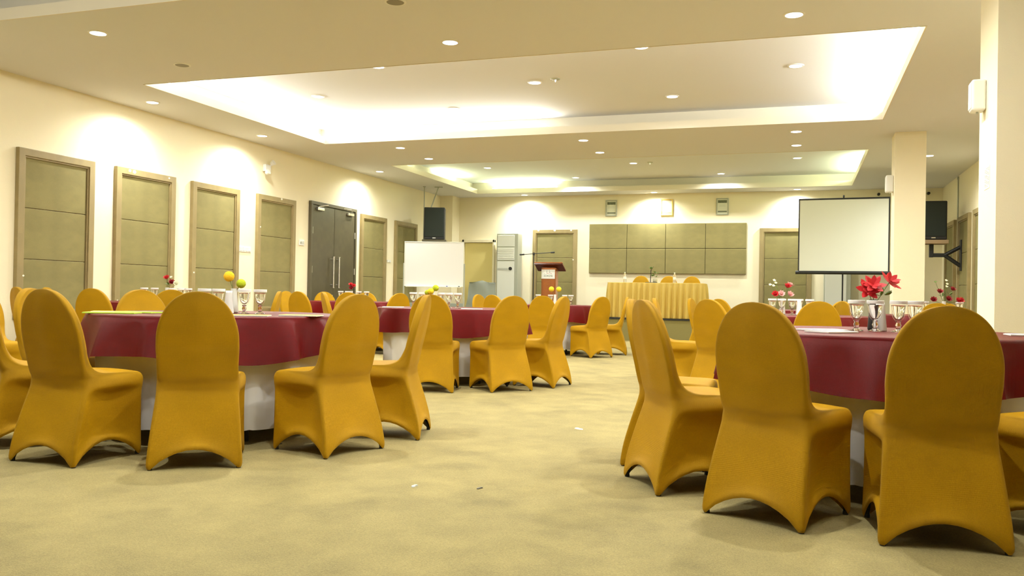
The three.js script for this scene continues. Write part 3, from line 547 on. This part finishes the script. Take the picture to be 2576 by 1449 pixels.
bouquet(...at(0.02, 0.06), 'white vase with a small red rose and pale buds', [[roseGeo, M.petalRed, [0.0, 0.265, 0.01], 0.5, 0.2], [roseGeo, M.petalDark, [0.05, 0.215, 0], 0.7, -0.4], [tinyGeo, M.petalWhite, [0.045, 0.285, 0], 0.8, 0], [roseGeo, M.petalWhite, [0.10, 0.20, 0], 0.6, -0.5]], YAW, M.acWhite, [[[0.02, 0.2, 0], 0.2, 0.4]]);
at = table('T4', -6.7, -12.1, 'table by the double door', [60, 26, -8, -95, -129, -161], { ov: 1, goblets: [[-0.2, 0], [-0.1, 0.05], [0.08, 0.03], [0.2, 0.05]] });
bouquet(...at(-0.02, -0.05), 'white vase with a tight red flower head', [[roseGeo, M.petalRed, [-0.01, 0.25, 0.01], 0.6, 0.1], [roseGeo, M.petalRed, [0.03, 0.235, 0.01], 0.7, -0.3], [roseGeo, M.petalDark, [0.0, 0.20, 0.02], 0.9, 0]], YAW);
at = table('T8', 1.6, -10.9, 'table with dark rose spray', [172, -60, -12], { ov: 0, goblets: [[-0.2, 0.1], [0.2, 0.1]] });
bouquet(...at(-0.03, 0), 'tall spray of dark red roses and pale green sprigs', [[roseGeo, M.petalDark, [-0.06, 0.26, 0.02], 0.6, 0.2], [roseGeo, M.petalDark, [0.09, 0.29, 0], 0.4, -0.3], [roseGeo, M.petalDark, [-0.13, 0.17, 0.02], 0.8, 0.5], [roseGeo, M.petalRed, [0.14, 0.165, 0.02], 0.8, -0.4], [roseGeo, M.petalRed, [0.18, 0.17, 0.01], 0.7, -0.6], [roseGeo, M.petalDark, [0.03, 0.18, 0.03], 0.9, 0], [tinyGeo, M.petalWhite, [0.02, 0.40, 0], 0.8, 0], [tinyGeo, M.petalWhite, [0.03, 0.36, 0], 0.8, 0], [tinyGeo, M.petalWhite, [0.02, 0.33, 0.01], 0.8, 0], [tinyGeo, M.leaf, [-0.1, 0.38, 0], 0.5, 0.4]], YAW, M.acWhite, [[[0.06, 0.24, 0], 0.2, -0.2], [[-0.02, 0.22, 0], 0.3, 0.4]]);
at = table('T10', -0.3, -13.2, 'bare table before the yellow skirt', [-100, -35, 40], { ov: 2, goblets: [] });
chair(-6.25, -5.25, -1.9, 'gold spandex-covered banquet chair standing alone near the first tan panel', undefined);

for (const [x, z, r, m, l] of [[-2.93, -4.42, 0.018, M.doorEdge, 'dark scrap on the carpet near the orange flower table'], [-1.42, -3.80, 0.016, M.doorEdge, 'dark scrap on the open aisle carpet'], [-1.72, -3.72, 0.02, M.paleGrey, 'grey scrap on the open aisle carpet'], [-1.42, -5.75, 0.03, M.paper, 'pale thread lying on the aisle carpet']])
  single('carpet_scrap', [new THREE.CylinderGeometry(r, r * 1.1, 0.004, 7).scale(1, 1, 0.5).translate(0, 0.002, 0), new THREE.CylinderGeometry(r * 0.5, r * 0.6, 0.005, 6).translate(r * 0.9, 0.0025, r * 0.3)], m, l, 'scrap', [x, 0, z], r * 90);
// ---------------------------------------------------------------- stage furniture
{
  const t = thing('stage_table', 'long stage table with pleated yellow satin skirt', 'table', [-2.83, STAGE, -18.05]);
  const W = 1.98, D = 0.62, h = 0.735;
  part('tabletop', rbox(W, 0.03, D, 0.01, 0, h - 0.015, 0), M.skirt, t, 'yellow cloth covered top');
  for (const [sx, sz] of [[-1, -1], [1, -1], [1, 1], [-1, 1]]) part('leg', cyl(0.015, 0.015, h - 0.03, sx * (W / 2 - 0.1), (h - 0.03) / 2, sz * (D / 2 - 0.08), 10), M.black, t);
  const path = [], P = [[-W / 2, -D / 2], [-W / 2, D / 2], [W / 2, D / 2], [W / 2, -D / 2]];
  for (let e = 0; e < 3; e++) { const [a, b] = [P[e], P[e + 1]], L = Math.hypot(b[0] - a[0], b[1] - a[1]), n = Math.round(L / 0.012), nx = (b[1] - a[1]) / L, nz = -(b[0] - a[0]) / L; for (let i = 0; i <= n; i++) { const s = i / n, u = s * L; path.push([a[0] + (b[0] - a[0]) * s, a[1] + (b[1] - a[1]) * s, -nx, -nz, u + e * 7]); } }
  const rows = 8, pos = [], idx = [];
  path.forEach(([x, z, nx, nz, u]) => { for (let r = 0; r <= rows; r++) { const k = r / rows, ph = u / 0.125 * Math.PI * 2 + 0.6 * Math.sin(u * 9), f = Math.max(-0.6, Math.sin(ph)) + 0.25 * Math.sin(ph * 2 + 1); const o = 0.006 + (0.006 + 0.040 * Math.pow(k, 0.5)) * (f + 0.4) + 0.02 * k; pos.push(x + nx * o, h - 0.004 - k * (h - 0.012), z + nz * o); } });
  for (let i = 0; i < path.length - 1; i++) for (let r = 0; r < rows; r++) { const a = i * (rows + 1) + r, b = a + rows + 1; idx.push(a, a + 1, b, a + 1, b + 1, b); }
  const g = new THREE.BufferGeometry(); g.setAttribute('position', new THREE.Float32BufferAttribute(pos, 3)); g.setIndex(idx); g.computeVertexNormals(); g.setAttribute('uv', new THREE.Float32BufferAttribute(new Float32Array(pos.length / 3 * 2), 2));
  part('skirt', g, M.skirt, t, 'pleated yellow skirt');
}
for (const x of [-3.33, -2.72, -2.22]) chair(x, -18.72, Math.PI, 'gold covered chair behind the yellow skirted stage table', 'chairs behind the stage table', STAGE);
const bottleGeo = lathe([[0, 0], [0.030, 0], [0.032, 0.005], [0.032, 0.05], [0.030, 0.06], [0.032, 0.07], [0.032, 0.13], [0.026, 0.165], [0.012, 0.185], [0.012, 0.205], [0, 0.205]], 20);
for (const [x, l] of [[-3.50, 'clear water bottle on the lectern end of the stage table'], [-2.46, 'clear water bottle on the screen end of the stage table']]) {
  const t = thing('water_bottle', l, 'bottle', [x, STAGE + 0.735, -17.95]); part('bottle', bottleGeo, phys({ transmission: 0.9, thickness: 0.02, roughness: 0.15, color: rgb(0.95, 0.97, 0.95) }), t);
  part('label_band', cyl(0.0328, 0.0328, 0.05, 0, 0.10, 0, 20, true), M.whiteboard, t); part('cap', cyl(0.014, 0.014, 0.018, 0, 0.212, 0, 16), M.white, t);
}
{
  const t = thing('potted_plant', 'dark leafy arrangement in a silver pot on the stage table', 'plant', [-2.90, STAGE + 0.735, -17.95]);
  part('base_tray', rbox(0.24, 0.012, 0.14, 0.004, -0.04, 0.006, 0), M.black, t);
  part('pot', lathe([[0, 0.012], [0.045, 0.012], [0.055, 0.09], [0.050, 0.09], [0.045, 0.07], [0, 0.07]], 20).translate(0.04, 0, 0), M.paleGrey, t);
  part('stem', bar([-0.06, 0.012, 0], [-0.05, 0.28, 0], 0.008), M.black, t); part('stem', bar([-0.05, 0.26, 0], [0.0, 0.34, 0], 0.004), M.black, t);
  for (let i = 0; i < 9; i++) part('leaf', place(leafG, [0.03 + (rnd() - 0.5) * 0.13, 0.10 + rnd() * 0.14, (rnd() - 0.5) * 0.08], rnd() - 0.5, rnd() - 0.5), M.leaf, t);
  part('bud', place(roseGeo, [-0.05, 0.29, 0], 0.4, 0), M.leaf, t);
}
{
  const t = thing('lectern', 'orange brown wooden lectern with a white name sign', 'lectern', [-5.22, STAGE, -18.2]);
  part('column', [rbox(0.31, 1.02, 0.26, 0.008, 0, 0.53, 0)], M.wood, t); part('base', rbox(0.5, 0.05, 0.42, 0.01, 0, 0.025, 0), M.redwood, t);
  part('edge_strip', rbox(0.02, 1.01, 0.03, 0.004, 0.165, 0.53, 0.12), M.wood, t);
  part('desk', [new THREE.BoxGeometry(0.64, 0.03, 0.34).rotateX(-0.46).translate(0, 1.06, -0.02)], M.redwood, t, 'slanted dark red desk'); 
  part('desk_lip', [rbox(0.64, 0.025, 0.02, 0.005, 0, 1.15, 0.135)], M.wood, t);
  const c = document.createElement('canvas'); c.width = 256; c.height = 176; const g = c.getContext('2d'); g.fillStyle = '#f4f4f2'; g.fillRect(0, 0, 256, 176);
  g.strokeStyle = '#a9b0bd'; g.lineWidth = 9; g.beginPath(); g.arc(128, 40, 30, 2.3, 4.1); g.stroke(); g.beginPath(); g.arc(128, 40, 30, -0.95, 0.85); g.stroke();
  g.fillStyle = '#c98f86'; g.fillRect(96, 68, 44, 8); g.fillRect(150, 64, 34, 8); g.fillRect(186, 70, 8, 20); g.fillStyle = '#b9bfae'; g.fillRect(52, 74, 14, 12);
  g.fillStyle = '#939a8d'; g.font = 'bold 58px sans-serif'; g.textAlign = 'center'; g.fillText('IOKIN', 128, 142);
  const tx = new THREE.CanvasTexture(c); tx.colorSpace = THREE.SRGBColorSpace;
  part('sign', new THREE.BoxGeometry(0.305, 0.20, 0.006).translate(0, 0.90, 0.134), std({ map: tx, roughness: 0.4 }), t, 'white sign with grey letters');
}
{
  const t = thing('microphone_stand', 'thin black microphone stand with horizontal boom beside the lectern', 'microphone stand', [-5.49, STAGE, -17.85]);
  part('pole', bar([0, 0.02, 0], [0, 1.33, 0], 0.011), M.black, t); part('boom', bar([-0.30, 1.315, 0], [0.42, 1.36, 0.05], 0.008), M.black, t);
  part('counterweight', bar([-0.32, 1.314, 0], [-0.22, 1.32, 0], 0.018), M.black, t); part('clutch', cyl(0.022, 0.022, 0.06, 0, 1.33, 0), M.black, t); part('microphone', bar([0.40, 1.358, 0.05], [0.48, 1.362, 0.055], 0.018), M.black, t);
  for (let i = 0; i < 3; i++) { const a = i * 2.094 + 0.4; part('leg', bar([0, 0.12, 0], [0.28 * Math.cos(a), 0.012, 0.28 * Math.sin(a)], 0.009), M.black, t); }
}
function aircon(x, z, label) {
  const t = thing('air_conditioner', label, 'air conditioner', [x, STAGE, z], 0, 'floor standing air conditioners');
  part('cabinet', rbox(0.53, 1.88, 0.32, 0.012, 0, 0.94, 0), M.greyPlastic, t);
  const fp = part('front_panel', rbox(0.42, 1.20, 0.02, 0.006, -0.03, 0.62, 0.165), M.acWhite, t);
  const gr = part('grille', rbox(0.42, 0.30, 0.02, 0.006, -0.03, 1.40, 0.165), M.acWhite, t); part('top_panel', rbox(0.42, 0.27, 0.02, 0.006, -0.03, 1.705, 0.165), M.acWhite, t);
  for (let i = 0; i < 6; i++) part('louvre', rbox(0.38, 0.008, 0.012, 0.002, -0.03, 1.30 + i * 0.04, 0.178), M.acWhite, gr);
  part('control_strip', rbox(0.26, 0.05, 0.012, 0.003, -0.10, 1.04, 0.177), M.paleGrey, fp); part('knob', cyl(0.04, 0.04, 0.02, 0, 0, 0, 20).rotateX(QL).translate(0.09, 1.05, 0.185), M.black, fp, 'round black dial');
}
aircon(-6.56, -19.35, 'tall white floor air conditioner beside the yellow door');
aircon(0.75, -19.35, 'tall white floor air conditioner behind the projection screen');

// ---------------------------------------------------------------- whiteboard, screen, draped box
{
  const t = thing('whiteboard', 'mobile whiteboard on a grey stand near the stage corner', 'whiteboard', [-6.86, 0, -15.6], 0.22);
  part('board', rbox(1.162, 0.858, 0.018, 0.003, 0, 1.485, 0), M.whiteboard, t);
  part('frame', frameGeo(1.19, 0.885, 0.016, 0.03, 0.004).translate(0, 1.485, -0.015), M.acWhite, t);
  part('pen_tray', rbox(1.1, 0.012, 0.07, 0.003, 0, 1.035, 0.04), M.acWhite, t);
  for (const s of [-1, 1]) { part('post', rbox(0.03, 1.5, 0.03, 0.005, s * 0.605, 0.75, -0.02), M.greyPlastic, t); part('foot', rbox(0.035, 0.035, 0.55, 0.006, s * 0.605, 0.0175, -0.02), M.greyPlastic, t); }
  part('crossbar', rbox(1.18, 0.07, 0.025, 0.005, 0, 0.68, -0.02), M.tarp, t);
  const pen = (dx, m, l) => { const o = thing('marker_pen', l, 'marker', [-6.86 + Math.cos(0.22) * dx + Math.sin(0.22) * 0.045, 1.050, -15.6 - Math.sin(0.22) * dx + Math.cos(0.22) * 0.045], 0.22); part('barrel', bar([-0.055, 0, 0], [0.03, 0, 0], 0.008), M.white, o); part('cap', bar([0.03, 0, 0], [0.06, 0, 0], 0.0085), m, o); };
  pen(0.23, M.blue, 'white marker with a blue cap on the whiteboard tray'); pen(0.47, M.black, 'white marker with a black cap on the whiteboard tray');
}
{
  const t = thing('projection_screen', 'white tripod projection screen with black borders', 'projection screen', [0.735, 0, -16.6], -0.06);
  const w = 1.52, y0 = 1.43, y1 = 2.745;
  part('fabric', rbox(w, y1 - y0, 0.006, 0.002, 0, (y0 + y1) / 2, 0), M.screen, t);
  part('border', [rbox(0.022, y1 - y0, 0.008, 0.002, -w / 2, (y0 + y1) / 2, 0.001), rbox(0.022, y1 - y0, 0.008, 0.002, w / 2, (y0 + y1) / 2, 0.001), rbox(w + 0.02, 0.03, 0.02, 0.004, 0, y1 + 0.005, 0.001)], M.black, t);
  part('case', bar([-w / 2 - 0.05, y0 - 0.02, 0], [w / 2 + 0.05, y0 - 0.02, 0], 0.032, 14), M.black, t);
  part('pole', bar([0, 0.15, -0.05], [0, y1 + 0.05, -0.05], 0.014), M.black, t); part('hook', [bar([0, y1 + 0.02, -0.05], [0, y1 + 0.05, 0], 0.008), cyl(0.012, 0.018, 0.03, 0, y1 + 0.06, -0.05)], M.black, t);
  for (let i = 0; i < 3; i++) { const a = i * 2.094 + 0.5; part('leg', bar([0, 0.45, -0.05], [0.45 * Math.cos(a), 0.014, -0.05 + 0.45 * Math.sin(a)], 0.012), M.black, t); }
}
{
  // box shaped equipment under a grey dust cover
  const g = new THREE.BoxGeometry(0.52, 1.2, 0.5, 14, 24, 14), p = g.attributes.position;
  for (let i = 0; i < p.count; i++) { let x = p.getX(i), y = p.getY(i) + 0.6, z = p.getZ(i); const k = 1 + 0.45 * Math.pow(Math.max(0, 1 - y / 1.2), 1.6), f = 0.03 * Math.sin(x * 17 + y * 6) * Math.sin(z * 15 - y * 5) + 0.02 * Math.sin((x + y) * 13); if (y > 1.19) y -= 0.05 * Math.abs(Math.sin(x * 6)) + 0.04 * (x + 0.26); p.setXYZ(i, x * k + f * (1.2 - y) - 0.06 * (1 - y / 1.2), y, z * k + f); }
  const gg = mergeVertices(g.deleteAttribute('normal')); gg.computeVertexNormals();
  const t = thing('covered_equipment', 'upright box of equipment under a grey dust cover beside the whiteboard', 'covered box', [-6.25, 0, -16.75], 0.3);
  part('dust_cover', gg, M.tarp, t);
}

lit(scene);
renderer.render(scene, camera);
